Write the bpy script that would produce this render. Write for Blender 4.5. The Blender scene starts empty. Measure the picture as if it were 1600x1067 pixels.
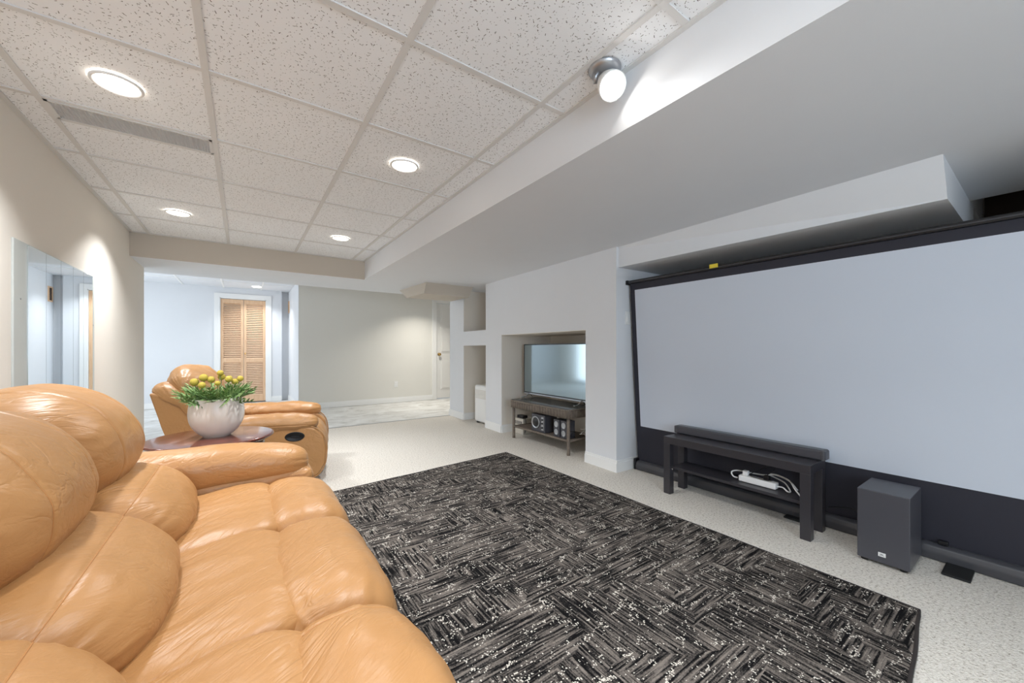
import bpy, bmesh, math, random
from mathutils import Vector, Matrix, noise
random.seed(7)
PI = math.pi
SC = bpy.context.scene
COL = SC.collection

# ------------------------------------------------------------------ camera
FPX, HORIZON = 597.0, 546.2
YAW = math.radians(35.17)
CAMZ = 1.05
cam_d = bpy.data.cameras.new('camera'); cam = bpy.data.objects.new('camera', cam_d); COL.objects.link(cam)
cam.location = (0, 0, CAMZ); cam.rotation_euler = (PI/2, 0, -YAW)
cam_d.sensor_fit = 'HORIZONTAL'; cam_d.sensor_width = 36.0; cam_d.lens = 36.0*FPX/1600.0
cam_d.shift_y = (HORIZON-533.5)/1600.0
cam_d.clip_start = 0.02
SC.camera = cam

# ------------------------------------------------------------------ world, big lights, exposure
w = bpy.data.worlds.new('world'); SC.world = w; w.use_nodes = True
bg = w.node_tree.nodes['Background']; bg.inputs[0].default_value = (0.75, 0.87, 1.0, 1); bg.inputs[1].default_value = 1.0
SC.view_settings.view_transform = 'Standard'; SC.view_settings.look = 'None'
SC.view_settings.gamma = 1.0; SC.view_settings.use_curve_mapping = False
SC.view_settings.exposure = 0.74

def area_light(name, loc, rot, sx, sy, power, color, spread=PI, shape='RECTANGLE'):
    d = bpy.data.lights.new(name, 'AREA'); d.shape = shape; d.size = sx; d.size_y = sy
    d.energy = power; d.color = color; d.spread = spread
    o = bpy.data.objects.new(name, d); COL.objects.link(o); o.location = loc; o.rotation_euler = rot
    return o
# fill from an added window behind the camera; daylight from the glazed far-room door
area_light('window_added_fill', (0.05, -2.21, 1.33), (-PI/2, 0, PI), 1.5, 1.1, 33, (0.68, 0.83, 1.0))
area_light('glazed_door_daylight', (-2.33, 7.6, 1.08), (0, -PI/2, 0), 1.9, 2.0, 21, (0.84, 0.92, 1.0))

# ------------------------------------------------------------------ helpers
MATS = {}
def lin(c):
    return tuple(((x/255.0)/12.92 if x/255.0 <= 0.04045 else ((x/255.0+0.055)/1.055)**2.4) for x in c)
class NT:
    def __init__(self, m):
        self.t = m.node_tree; self.n = self.t.nodes; self.b = self.n['Principled BSDF']
    def new(self, kind, **kw):
        nd = self.n.new('ShaderNode'+kind)
        for k, v in kw.items():
            if k.startswith('i_'):
                nd.inputs[k[2:].replace('_', ' ')].default_value = v
            else: setattr(nd, k, v)
        return nd
    def link(self, a, b): self.t.links.new(a, b)
    def math(self, op, a, b=None, c=None):
        nd = self.n.new('ShaderNodeMath'); nd.operation = op
        for i, v in enumerate((a, b, c)):
            if v is None: continue
            if isinstance(v, (int, float)): nd.inputs[i].default_value = v
            else: self.link(v, nd.inputs[i])
        return nd.outputs[0]
    def vmath(self, op, a, b=None):
        nd = self.n.new('ShaderNodeVectorMath'); nd.operation = op
        for i, v in enumerate((a, b)):
            if v is None: continue
            if isinstance(v, (tuple, list)): nd.inputs[i].default_value = v
            else: self.link(v, nd.inputs[i])
        return nd.outputs[0]
    def mix(self, f, a, b):
        nd = self.n.new('ShaderNodeMix'); nd.data_type = 'RGBA'
        for idx, v in ((0, f), (6, a), (7, b)):
            if isinstance(v, (int, float)): nd.inputs[idx].default_value = v
            elif isinstance(v, tuple): nd.inputs[idx].default_value = (*v[:3], 1)
            else: self.link(v, nd.inputs[idx])
        return nd.outputs[2]
    def ramp(self, f, stops, interp='LINEAR'):
        nd = self.n.new('ShaderNodeValToRGB'); cr = nd.color_ramp; cr.interpolation = interp
        while len(cr.elements) < len(stops): cr.elements.new(0.5)
        for e, (p, c) in zip(cr.elements, stops):
            e.position = p; e.color = (*c, 1) if len(c) == 3 else c
        self.link(f, nd.inputs[0]); return nd.outputs[0]
    def pos(self): return self.new('NewGeometry').outputs['Position']
    def obco(self): return self.new('TexCoord').outputs['Object']
    def noise(self, vec, scale, detail=2.0, rough=0.5, dist=0.0):
        nd = self.new('TexNoise'); nd.inputs['Scale'].default_value = scale; nd.inputs['Detail'].default_value = detail
        nd.inputs['Roughness'].default_value = rough; nd.inputs['Distortion'].default_value = dist
        self.link(vec, nd.inputs['Vector']); return nd.outputs[0]
    def bump(self, h, strength, dist=0.002, prev=None):
        nd = self.new('Bump'); nd.inputs['Strength'].default_value = strength; nd.inputs['Distance'].default_value = dist
        self.link(h, nd.inputs['Height'])
        if prev is not None: self.link(prev, nd.inputs['Normal'])
        return nd.outputs[0]
def mat(name, rgb, rough=0.6, metal=0.0, spec=0.5, var=0.04, vscale=6.0, bump=0.0, bscale=200.0, coat=0.0):
    """rgb in sRGB 0..255; a little procedural colour variation and fine relief on everything"""
    m = bpy.data.materials.new(name); m.use_nodes = True; MATS[name] = m
    n = NT(m); c = lin(rgb); p = n.obco()
    if var > 0:
        f = n.noise(p, vscale, 3.0)
        col = n.mix(f, tuple(x*(1-var) for x in c), tuple(min(1, x*(1+var)) for x in c))
        n.link(col, n.b.inputs['Base Color'])
    else: n.b.inputs['Base Color'].default_value = (*c, 1)
    n.b.inputs['Roughness'].default_value = rough; n.b.inputs['Metallic'].default_value = metal
    n.b.inputs['Specular IOR Level'].default_value = spec
    n.b.inputs['Coat Weight'].default_value = coat
    if bump > 0:
        n.link(n.bump(n.noise(p, bscale, 2.0), bump), n.b.inputs['Normal'])
    return m
def emis(name, rgb, strength):
    m = bpy.data.materials.new(name); m.use_nodes = True; MATS[name] = m
    n = NT(m); n.b.inputs['Base Color'].default_value = (*lin(rgb), 1)
    n.b.inputs['Emission Color'].default_value = (*lin(rgb), 1); n.b.inputs['Emission Strength'].default_value = strength
    return m

OFF = {}
def put(name, me, m, parent=None, local=False, smooth=False):
    """link a mesh as one object; world-space vertices are moved to the parent's (or their own) base"""
    o = bpy.data.objects.new(name, me); COL.objects.link(o)
    if m is not None and not me.materials: me.materials.append(m)
    if smooth:
        for p in me.polygons: p.use_smooth = True
    if parent is not None:
        o.parent = parent
        off = OFF.get(parent.name, Vector((0, 0, 0))); OFF[o.name] = off
        if not local: me.transform(Matrix.Translation(-off))
    elif not local:
        xs = [v.co for v in me.vertices]
        c = Vector(((min(v.x for v in xs)+max(v.x for v in xs))/2, (min(v.y for v in xs)+max(v.y for v in xs))/2, min(v.z for v in xs)))
        me.transform(Matrix.Translation(-c)); o.location = c; OFF[o.name] = c
    return o
def from_bm(name, bm, m, parent=None, local=False, smooth=False):
    bmesh.ops.recalc_face_normals(bm, faces=bm.faces)
    me = bpy.data.meshes.new(name); bm.to_mesh(me); bm.free()
    return put(name, me, m, parent, local, smooth)
def tag(o, label=None, cat=None, group=None, kind=None):
    if label: o['label'] = label
    if cat: o['category'] = cat
    if group: o['group'] = group
    if kind: o['kind'] = kind
    return o
def thing(name, loc, label, cat, group=None, rotz=0.0):
    o = bpy.data.objects.new(name, None); COL.objects.link(o); o.location = loc; o.rotation_euler = (0, 0, rotz)
    o.empty_display_size = 0.1; OFF[o.name] = Vector(loc)
    return tag(o, label, cat, group)
def struct_empty(name, loc=(0, 0, 0)):
    o = bpy.data.objects.new(name, None); COL.objects.link(o); o.location = loc; OFF[o.name] = Vector(loc); o['kind'] = 'structure'
    return o
def add_box(bm, x, y, z, bevel=0.0, seg=2, M=None):
    vs = [bm.verts.new((a, b, c)) for a in x for b in y for c in z]
    F = [(0,1,3,2),(4,6,7,5),(0,4,5,1),(2,3,7,6),(0,2,6,4),(1,5,7,3)]
    fs = [bm.faces.new([vs[i] for i in f]) for f in F]
    if bevel > 0:
        es = list({e for f in fs for e in f.edges})
        r = bmesh.ops.bevel(bm, geom=es, offset=bevel, segments=seg, profile=0.5, affect='EDGES')
        vs = list({v for f in r['faces'] for v in f.verts} | {v for v in vs if v.is_valid})
    if M is not None: bmesh.ops.transform(bm, matrix=M, verts=vs)
    return vs
def box(name, x, y, z, m, parent=None, bevel=0.0, seg=2, local=False, M=None, smooth=False):
    bm = bmesh.new(); add_box(bm, x, y, z, bevel, seg, M)
    return from_bm(name, bm, m, parent, local, smooth)
def boxes(name, lst, m, parent=None, bevel=0.0, local=False):
    bm = bmesh.new()
    for b in lst: add_box(bm, *b[:3], bevel)
    return from_bm(name, bm, m, parent, local)
def add_tube(bm, pts, r, seg=8, cap=True, closed=False):
    pts = [Vector(p) for p in pts]; n = len(pts); rings = []; prevx = None
    for i, p in enumerate(pts):
        if closed: d = (pts[(i+1) % n]-pts[i-1]).normalized()
        else: d = (pts[min(i+1, n-1)]-pts[max(i-1, 0)]).normalized()
        if prevx is None:
            a = Vector((0, 0, 1)) if abs(d.z) < 0.9 else Vector((1, 0, 0)); xx = d.cross(a).normalized()
        else:
            xx = (prevx-d*prevx.dot(d)).normalized()
        prevx = xx; yy = d.cross(xx); rr = r(i/(n-1)) if callable(r) else r
        rings.append([bm.verts.new(p+(xx*math.cos(2*PI*k/seg)+yy*math.sin(2*PI*k/seg))*rr) for k in range(seg)])
    R = n if closed else n-1
    for i in range(R):
        a, b = rings[i], rings[(i+1) % n]
        for k in range(seg): bm.faces.new((a[k], a[(k+1) % seg], b[(k+1) % seg], b[k]))
    if cap and not closed:
        bm.faces.new(rings[0][::-1]); bm.faces.new(rings[-1])
def tube(name, pts, r, m, parent=None, seg=8, local=False, closed=False):
    bm = bmesh.new(); add_tube(bm, pts, r, seg, True, closed)
    return from_bm(name, bm, m, parent, local, True)
def spline(cps, n=10, closed=False):
    P = [Vector(p) for p in cps]; N = len(P); out = []
    rng = N if closed else N-1
    for i in range(rng):
        if closed: a, b, c, d = P[i-1], P[i], P[(i+1) % N], P[(i+2) % N]
        else: a, b, c, d = P[max(i-1, 0)], P[i], P[i+1], P[min(i+2, N-1)]
        for k in range(n):
            t = k/n
            out.append(0.5*((2*b)+(c-a)*t+(2*a-5*b+4*c-d)*t*t+(3*b-a-3*c+d)*t**3))
    if not closed: out.append(P[-1])
    return out
def lathe(name, prof, loc, m, parent=None, seg=40, local=False, M=None, smooth=True):
    bm = bmesh.new(); rings = []
    for r, z in prof:
        if r < 1e-6: rings.append([bm.verts.new((0, 0, z))])
        else: rings.append([bm.verts.new((r*math.cos(2*PI*k/seg), r*math.sin(2*PI*k/seg), z)) for k in range(seg)])
    for a, b in zip(rings, rings[1:]):
        for k in range(seg):
            k2 = (k+1) % seg
            if len(a) == 1 and len(b) == 1: continue
            if len(a) == 1: bm.faces.new((a[0], b[k2], b[k]))
            elif len(b) == 1: bm.faces.new((a[k], a[k2], b[0]))
            else: bm.faces.new((a[k], a[k2], b[k2], b[k]))
    T = Matrix.Translation(Vector(loc))
    if M is not None: T = T @ M
    bmesh.ops.transform(bm, matrix=T, verts=bm.verts)
    return from_bm(name, bm, m, parent, local, smooth)
def prism(name, poly, lo, hi, m, parent=None, axis='y', bevel=0.0, seg=2, local=False, smooth=False):
    """poly of (a,b): axis y -> (x,z) extruded in y; axis z -> (x,y); axis x -> (y,z)"""
    bm = bmesh.new()
    f = {'y': lambda a, b, t: (a, t, b), 'z': lambda a, b, t: (a, b, t), 'x': lambda a, b, t: (t, a, b)}[axis]
    A = [bm.verts.new(f(a, b, lo)) for a, b in poly]; B = [bm.verts.new(f(a, b, hi)) for a, b in poly]
    bm.faces.new(A); bm.faces.new(B[::-1]); n = len(poly)
    for i in range(n): bm.faces.new((A[i], A[(i+1) % n], B[(i+1) % n], B[i]))
    if bevel > 0: bmesh.ops.bevel(bm, geom=list(bm.edges), offset=bevel, segments=seg, profile=0.5, affect='EDGES')
    return from_bm(name, bm, m, parent, local, smooth)

def cushion(name, ctrl, lo, hi, m, parent=None, axis='y', p=4.0, q=2.2, center=None, nt=48, per=8, wr=0.003, wscale=(9, 9, 9),
            seam_k=(), seam_t=(), local=False, gather=0.0, gk=9, bend=None, taper=None, seed=0.0, seam_mat=None, groove=0.004, sharp=0.0):
    """a stuffed cushion: closed cross-section (a,b) swept along an axis, closing roundly at both ends, with
    wrinkles, gathers at the ends and stitched seams (grooves in the leather with a thread of their own)"""
    sec = spline([(a, b, 0) for a, b in ctrl], per, closed=True); ns = len(sec)
    if center is None:
        center = (sum(a for a, b in ctrl)/len(ctrl), sum(b for a, b in ctrl)/len(ctrl))
    cx, cz = center; mid = (lo+hi)/2; half = (hi-lo)/2
    f = {'y': lambda a, b, t: Vector((a, t, b)), 'x': lambda a, b, t: Vector((t, a, b))}[axis]
    def S(k, t, disp=True):
        k = k % ns; i = int(k); fr = k-i
        s0 = sec[i]; s1 = sec[(i+1) % ns]; a = s0.x+(s1.x-s0.x)*fr; b = s0.y+(s1.y-s0.y)*fr
        s = max(0.0, 1-abs(t)**p)**(1/q)
        d = 0.0
        if disp:
            P = f(a, b, mid+half*t)
            d += wr*noise.noise(Vector((P.x*wscale[0], P.y*wscale[1], P.z*wscale[2]))+Vector((seed, seed*2, 0)))*1.6
            d += wr*0.6*noise.noise(Vector((P.x*wscale[0], P.y*wscale[1], P.z*wscale[2]))*2.7+Vector((seed, 5, 0)))
            if gather > 0:
                e = math.exp(-(1-abs(t))/0.16)
                d += gather*e*math.sin(gk*2*PI*k/ns+6*noise.noise(Vector((k*0.13, seed, t*2))))
            for sk in seam_k:
                dk = min(abs(k-sk*per), ns-abs(k-sk*per))*0.011
                d -= groove*math.exp(-(dk/0.009)**2)
            for st in seam_t:
                d -= groove*math.exp(-((t-st)*half/0.006)**2)
        L = math.hypot(a-cx, b-cz) or 1e-6
        ra, rb = (a-cx)/L, (b-cz)/L
        tp = taper(t) if taper else 1.0
        a2 = cx+(a-cx)*s*tp+ra*d*s; b2 = cz+(b-cz)*s*tp+rb*d*s
        if bend: da, db = bend(t); a2 += da; b2 += db
        return f(a2, b2, mid+half*t)
    bm = bmesh.new(); ts = [-math.cos(PI*i/nt) for i in range(nt+1)]
    # half cosine, half uniform spacing keeps ends and middle well sampled
    ts = [0.55*t+0.45*(-1+2*i/nt) for i, t in enumerate(ts)]
    for st in seam_t: ts += [st+o/half for o in (-.012, -.007, -.0035, 0, .0035, .007, .012)]
    ts = sorted(ts); ts = [t for i, t in enumerate(ts) if i == 0 or t-ts[i-1] > 1e-4]; nt = len(ts)-1
    ks = list(range(ns))
    for sk in seam_k: ks += [(sk*per+o) % ns for o in (-.75, -.5, -.25, .25, .5, .75)]
    ks = sorted({round(k, 4) for k in ks}); nk = len(ks)
    rings = []
    for i, t in enumerate(ts):
        if i in (0, nt):
            rings.append([bm.verts.new(S(0, t, False) if False else (f(cx+(bend(t)[0] if bend else 0), cz+(bend(t)[1] if bend else 0), mid+half*t)))])
        else: rings.append([bm.verts.new(S(k, t)) for k in ks])
    for a, b in zip(rings, rings[1:]):
        for k in range(nk):
            k2 = (k+1) % nk
            if len(a) == 1: bm.faces.new((a[0], b[k2], b[k]))
            elif len(b) == 1: bm.faces.new((a[k], a[k2], b[0]))
            else: bm.faces.new((a[k], a[k2], b[k2], b[k]))
    o = from_bm(name, bm, m, parent, local, True)
    for sk in seam_k:
        pts = [S(sk*per, -0.93+1.86*i/60) for i in range(61)]
        tube('seam', pts, 0.0013, seam_mat or m, o, 5, local)
    for st in seam_t:
        pts = [S(k, st) for k in range(ns)]
        tube('seam', pts, 0.0013, seam_mat or m, o, 5, local, closed=True)
    return o

# ------------------------------------------------------------------ materials
mat('wall_paint', (235, 228, 217), 0.85, var=0.012, vscale=1.2, bump=0.05, bscale=350)
mat('white_paint', (224, 226, 229), 0.75, var=0.012, bump=0.05, bscale=350)
mat('tan_paint_shaded', (200, 191, 178), 0.85, var=0.012, vscale=1.2, bump=0.05, bscale=350)  # tan wall paint deepened so the beam and drop box look shaded
mat('grey_paint', (226, 224, 217), 0.85, var=0.012, vscale=1.2, bump=0.05, bscale=350)
mat('trim_white', (240, 240, 238), 0.4, var=0.01)
mat('tee_white', (214, 213, 211), 0.45, var=0.01)
mat('plastic_white', (238, 238, 236), 0.35, var=0.01)
mat('metal_grey', (170, 172, 176), 0.3, metal=0.8, var=0.02)
mat('black_satin', (72, 72, 78), 0.36, var=0.06)
mat('black_plastic', (20, 20, 23), 0.35, var=0.05)
mat('black_gloss', (12, 12, 14), 0.12, var=0.0)
mat('black_fabric', (42, 42, 52), 0.75, var=0.06, vscale=3, bump=0.1, bscale=900)
mat('screen_white', (204, 211, 222), 0.8, var=0.008, vscale=2)
mat('charcoal_vinyl', (70, 70, 74), 0.4, var=0.04)
mat('bench_black', (54, 52, 56), 0.34, var=0.08, vscale=20)
mat('rug_binding', (44, 38, 36), 0.9, var=0.2, vscale=40)
mat('yellow_tape', (222, 200, 60), 0.6)
mat('chrome', (215, 217, 220), 0.12, metal=1.0, var=0.0)
mat('mirror', (236, 242, 244), 0.01, metal=1.0, var=0.0)
mat('mirror_edge', (120, 135, 132), 0.3)
mat('mirror_board', (196, 200, 196), 0.5, var=0.03)
mat('pot_white', (226, 219, 209), 0.32, var=0.03, vscale=9)
mat('soil', (60, 46, 36), 0.9, bump=0.5, bscale=90)
mat('flower_yellow', (186, 164, 66), 0.8, var=0.25, vscale=60, bump=0.6, bscale=260)
mat('stem_green', (110, 124, 78), 0.6)
mat('brass', (196, 160, 96), 0.25, metal=1.0, var=0.02)
mat('beige_plastic', (214, 208, 196), 0.45)
mat('thread', (176, 122, 70), 0.6, var=0.0)
mat('dark_wood', (52, 36, 28), 0.7, var=0.2, vscale=8)
mat('rubber', (24, 24, 24), 0.7)
mat('handle_black', (10, 10, 11), 0.4)

def m_leather():
    m = bpy.data.materials.new('tan_leather'); m.use_nodes = True; MATS['tan_leather'] = m; n = NT(m); p = n.obco()
    a = n.noise(p, 2.2, 4.0, 0.55); b = n.noise(p, 18.0, 3.0)
    c = n.mix(a, lin((168, 121, 73)), lin((186, 140, 92)))
    c = n.mix(n.math('MULTIPLY', b, 0.35), c, lin((178, 127, 76)))
    n.link(c, n.b.inputs['Base Color'])
    n.link(n.math('ADD', n.math('MULTIPLY', b, 0.16), 0.32), n.b.inputs['Roughness'])
    n.b.inputs['Specular IOR Level'].default_value = 0.42
    v = n.new('TexVoronoi', feature='DISTANCE_TO_EDGE'); v.inputs['Scale'].default_value = 420; n.link(p, v.inputs['Vector'])
    vr = n.new('VectorRotate', rotation_type='Z_AXIS'); n.link(p, vr.inputs['Vector']); vr.inputs['Angle'].default_value = -0.62
    def crease(sc, seed, pw):
        q = n.vmath('ADD', n.vmath('MULTIPLY', vr.outputs[0], sc), (seed, seed, seed))
        f = n.noise(q, 1.0, 3.0, 0.55, 0.8)
        r = n.math('SUBTRACT', 1.0, n.math('ABSOLUTE', n.math('MULTIPLY', n.math('SUBTRACT', f, 0.5), 4.0)))
        return n.math('POWER', n.math('MAXIMUM', r, 0.0), pw)
    mask = n.ramp(n.noise(p, 4.5, 2.0), [(0.38, (0, 0, 0)), (0.62, (1, 1, 1))])
    cr = n.math('MULTIPLY', crease((4.0, 17.0, 12.0), 3.1, 5.0), mask)
    soft = n.noise(n.vmath('MULTIPLY', vr.outputs[0], (7.0, 24.0, 20.0)), 1.0, 4.0, 0.6, 1.0)
    h = n.math('SUBTRACT', n.math('MULTIPLY', soft, 0.9), n.math('MULTIPLY', cr, 0.5))
    b1 = n.bump(h, 0.45, 0.007)
    n.link(n.bump(v.outputs['Distance'], 0.12, 0.0008, b1), n.b.inputs['Normal'])
m_leather()
def m_tile():
    m = bpy.data.materials.new('ceiling_tile'); m.use_nodes = True; MATS['ceiling_tile'] = m; n = NT(m); p = n.pos()
    def dashes(scale, ln, wd, keep):
        v = n.new('TexVoronoi', voronoi_dimensions='2D'); v.inputs['Scale'].default_value = scale; n.link(p, v.inputs['Vector'])
        d = n.vmath('SUBTRACT', p, v.outputs['Position'])
        sep = n.new('SeparateColor'); n.link(v.outputs['Color'], sep.inputs[0])
        vr = n.new('VectorRotate', rotation_type='Z_AXIS'); n.link(d, vr.inputs['Vector'])
        n.link(n.math('MULTIPLY', sep.outputs[0], 6.283), vr.inputs['Angle'])
        s = n.new('SeparateXYZ'); n.link(vr.outputs[0], s.inputs[0])
        lx = n.math('MULTIPLY', n.math('ADD', n.math('MULTIPLY', sep.outputs[1], 0.9), 0.25), ln)
        wob = n.math('MULTIPLY', n.math('SUBTRACT', n.noise(p, 300.0, 2.0), 0.5), 0.004)
        mx = n.math('LESS_THAN', n.math('ABSOLUTE', s.outputs[0]), lx)
        my = n.math('LESS_THAN', n.math('ABSOLUTE', n.math('ADD', s.outputs[1], wob)), wd)
        kp = n.math('LESS_THAN', sep.outputs[2], keep)
        return n.math('MULTIPLY', n.math('MULTIPLY', mx, my), kp)
    h = n.math('MAXIMUM', dashes(44.0, 0.0056, 0.0011, 0.62), dashes(80.0, 0.0024, 0.0008, 0.4))
    base = n.mix(n.noise(p, 3.0, 3.0), lin((236, 238, 240)), lin((242, 244, 246)))
    n.link(n.mix(h, base, lin((92, 86, 80))), n.b.inputs['Base Color']); n.b.inputs['Roughness'].default_value = 0.9
    hh = n.math('SUBTRACT', n.math('MULTIPLY', n.noise(p, 220.0, 3.0), 0.25), h)
    n.link(n.bump(hh, 0.4, 0.002), n.b.inputs['Normal'])
m_tile()
def m_carpet():
    m = bpy.data.materials.new('berber_carpet'); m.use_nodes = True; MATS['berber_carpet'] = m; n = NT(m); p = n.pos()
    a = n.noise(p, 85.0, 3.0, 0.75); b = n.noise(p, 1.1, 4.0, 0.6); d = n.noise(p, 300.0, 2.0)
    c = n.ramp(a, [(0.33, lin((160, 149, 134))), (0.44, lin((220, 213, 202))), (0.62, lin((236, 230, 220)))])
    c = n.mix(n.math('MULTIPLY', b, 0.25), c, lin((214, 206, 194)))
    n.link(c, n.b.inputs['Base Color']); n.b.inputs['Roughness'].default_value = 0.95; n.b.inputs['Specular IOR Level'].default_value = 0.1
    v = n.new('TexVoronoi'); v.inputs['Scale'].default_value = 150; n.link(p, v.inputs['Vector'])
    n.link(n.bump(n.math('ADD', v.outputs['Distance'], d), 0.7, 0.006), n.b.inputs['Normal'])
m_carpet()
def m_vinyl():
    m = bpy.data.materials.new('marbled_vinyl'); m.use_nodes = True; MATS['marbled_vinyl'] = m; n = NT(m); p = n.pos()
    a = n.noise(n.vmath('MULTIPLY', p, (1.0, 1.5, 1.0)), 3.2, 6.0, 0.65, 0.9)
    c = n.ramp(a, [(0.3, lin((180, 178, 172))), (0.5, lin((214, 213, 209))), (0.7, lin((230, 231, 229)))])
    n.link(c, n.b.inputs['Base Color']); n.b.inputs['Roughness'].default_value = 0.5
m_vinyl()
def m_rug():
    m = bpy.data.materials.new('woven_rug'); m.use_nodes = True; MATS['woven_rug'] = m; n = NT(m); p = n.obco()
    # patches laid at right angles: each patch has its own stripe direction
    wob = n.new('TexNoise'); wob.inputs['Scale'].default_value = 5.0; n.link(p, wob.inputs['Vector'])
    pw = n.vmath('ADD', p, n.vmath('MULTIPLY', n.vmath('SUBTRACT', wob.outputs['Color'], (0.5, 0.5, 0.5)), (0.10, 0.10, 0)))
    v = n.new('TexVoronoi', voronoi_dimensions='2D', distance='CHEBYCHEV'); v.inputs['Scale'].default_value = 5.6
    n.link(n.vmath('MULTIPLY', pw, (0.8, 1.25, 1)), v.inputs['Vector'])
    sp = n.new('SeparateColor'); n.link(v.outputs['Color'], sp.inputs[0])
    pick = n.math('GREATER_THAN', sp.outputs[0], 0.52)
    sx = n.noise(n.vmath('MULTIPLY', p, (5.0, 105.0, 1)), 1.0, 2.0, 0.5, 0.3)
    sy = n.noise(n.vmath('MULTIPLY', p, (105.0, 6.0, 1)), 1.0, 2.0, 0.5, 0.3)
    mixv = n.new('Mix', data_type='FLOAT'); n.link(pick, mixv.inputs[0]); n.link(sx, mixv.inputs[2]); n.link(sy, mixv.inputs[3])
    s = mixv.outputs[0]
    dk = n.noise(pw, 4.0, 3.0, 0.6)
    val = n.math('ADD', s, n.math('MULTIPLY', n.math('SUBTRACT', dk, 0.5), 0.35))
    fine = n.noise(p, 210.0, 2.0, 0.7)
    val = n.math('ADD', val, n.math('MULTIPLY', n.math('SUBTRACT', fine, 0.5), 0.42))
    c = n.ramp(val, [(0.41, lin((15, 14, 15))), (0.47, lin((48, 45, 43))), (0.54, lin((86, 80, 75))), (0.70, lin((124, 115, 107)))])
    dots = n.new('TexVoronoi', voronoi_dimensions='2D'); dots.inputs['Scale'].default_value = 165; n.link(p, dots.inputs['Vector'])
    dsp = n.new('SeparateColor'); n.link(dots.outputs['Color'], dsp.inputs[0])
    gate = n.noise(n.vmath('MULTIPLY', pw, (11.0, 30.0, 1)), 1.0, 3.0, 0.7)
    prob = n.math('MULTIPLY', n.math('SUBTRACT', gate, 0.50), 2.6)
    on = n.math('MULTIPLY', n.math('LESS_THAN', dsp.outputs[1], prob), n.math('LESS_THAN', dots.outputs['Distance'], 0.5))
    c = n.mix(on, c, lin((205, 198, 186)))
    n.link(c, n.b.inputs['Base Color']); n.b.inputs['Roughness'].default_value = 0.95; n.b.inputs['Specular IOR Level'].default_value = 0.1
    n.link(n.bump(n.math('ADD', s, n.math('MULTIPLY', fine, 0.5)), 0.5, 0.006), n.b.inputs['Normal'])
m_rug()
def m_wood(name, c1, c2, stretch, rough=0.4, coat=0.0):
    m = bpy.data.materials.new(name); m.use_nodes = True; MATS[name] = m; n = NT(m); p = n.obco()
    a = n.noise(n.vmath('MULTIPLY', p, stretch), 1.0, 5.0, 0.6, 0.6)
    n.link(n.ramp(a, [(0.3, lin(c1)), (0.7, lin(c2))]), n.b.inputs['Base Color'])
    n.b.inputs['Roughness'].default_value = rough; n.b.inputs['Coat Weight'].default_value = coat; n.b.inputs['Coat Roughness'].default_value = 0.08
m_wood('pine', (214, 172, 134), (234, 198, 162), (60, 60, 5), 0.5)
m_wood('pine_slat', (222, 182, 146), (240, 208, 174), (5, 60, 60), 0.5)
m_wood('cherry', (74, 30, 20), (112, 50, 32), (30, 5, 30), 0.22, 0.6)
def m_wicker():
    m = bpy.data.materials.new('wicker'); m.use_nodes = True; MATS['wicker'] = m; n = NT(m); p = n.obco()
    wv = n.new('TexWave', wave_type='BANDS', bands_direction='Z'); wv.inputs['Scale'].default_value = 55; wv.inputs['Distortion'].default_value = 2.0; n.link(p, wv.inputs['Vector'])
    w2 = n.new('TexWave', wave_type='BANDS', bands_direction='Y'); w2.inputs['Scale'].default_value = 26; w2.inputs['Distortion'].default_value = 1.0; n.link(p, w2.inputs['Vector'])
    h = n.math('MULTIPLY', wv.outputs['Fac'], w2.outputs['Fac'])
    n.link(n.ramp(n.math('ADD', n.math('MULTIPLY', h, 0.6), n.math('MULTIPLY', n.noise(p, 40.0), 0.5)), [(0.1, lin((86, 76, 68))), (0.6, lin((140, 127, 114))), (0.95, lin((172, 160, 146)))]), n.b.inputs['Base Color'])
    n.b.inputs['Roughness'].default_value = 0.6
    n.link(n.bump(h, 0.6, 0.004), n.b.inputs['Normal'])
m_wicker()
def m_leaf():
    m = bpy.data.materials.new('leaf_green'); m.use_nodes = True; MATS['leaf_green'] = m; n = NT(m); p = n.obco()
    oi = n.new('ObjectInfo'); f = n.math('ADD', n.math('MULTIPLY', n.noise(p, 25.0, 3.0), 0.5), n.math('MULTIPLY', oi.outputs['Random'], 0.5))
    n.link(n.ramp(f, [(0.2, lin((74, 104, 56))), (0.5, lin((122, 156, 88))), (0.8, lin((168, 192, 134)))]), n.b.inputs['Base Color'])
    n.b.inputs['Roughness'].default_value = 0.55
m_leaf()
def m_glass(name, tint, alpha):
    m = bpy.data.materials.new(name); m.use_nodes = True; MATS[name] = m; n = NT(m)
    n.b.inputs['Base Color'].default_value = (*lin(tint), 1); n.b.inputs['Roughness'].default_value = 0.03
    n.b.inputs['Alpha'].default_value = alpha
m_glass('table_glass', (120, 128, 128), 0.35); m_glass('pane', (220, 235, 240), 0.12)
def m_tv():
    m = bpy.data.materials.new('tv_panel'); m.use_nodes = True; MATS['tv_panel'] = m; n = NT(m)
    n.b.inputs['Base Color'].default_value = (*lin((150, 166, 172)), 1); n.b.inputs['Roughness'].default_value = 0.1; n.b.inputs['Metallic'].default_value = 0.8
    n.b.inputs['Specular IOR Level'].default_value = 1.0; n.b.inputs['Coat Weight'].default_value = 1.0; n.b.inputs['Coat Roughness'].default_value = 0.05
m_tv()
emis('led_lens', (255, 246, 234), 5.0); emis('bulb_face', (255, 250, 244), 14.0)
M = MATS

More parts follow.
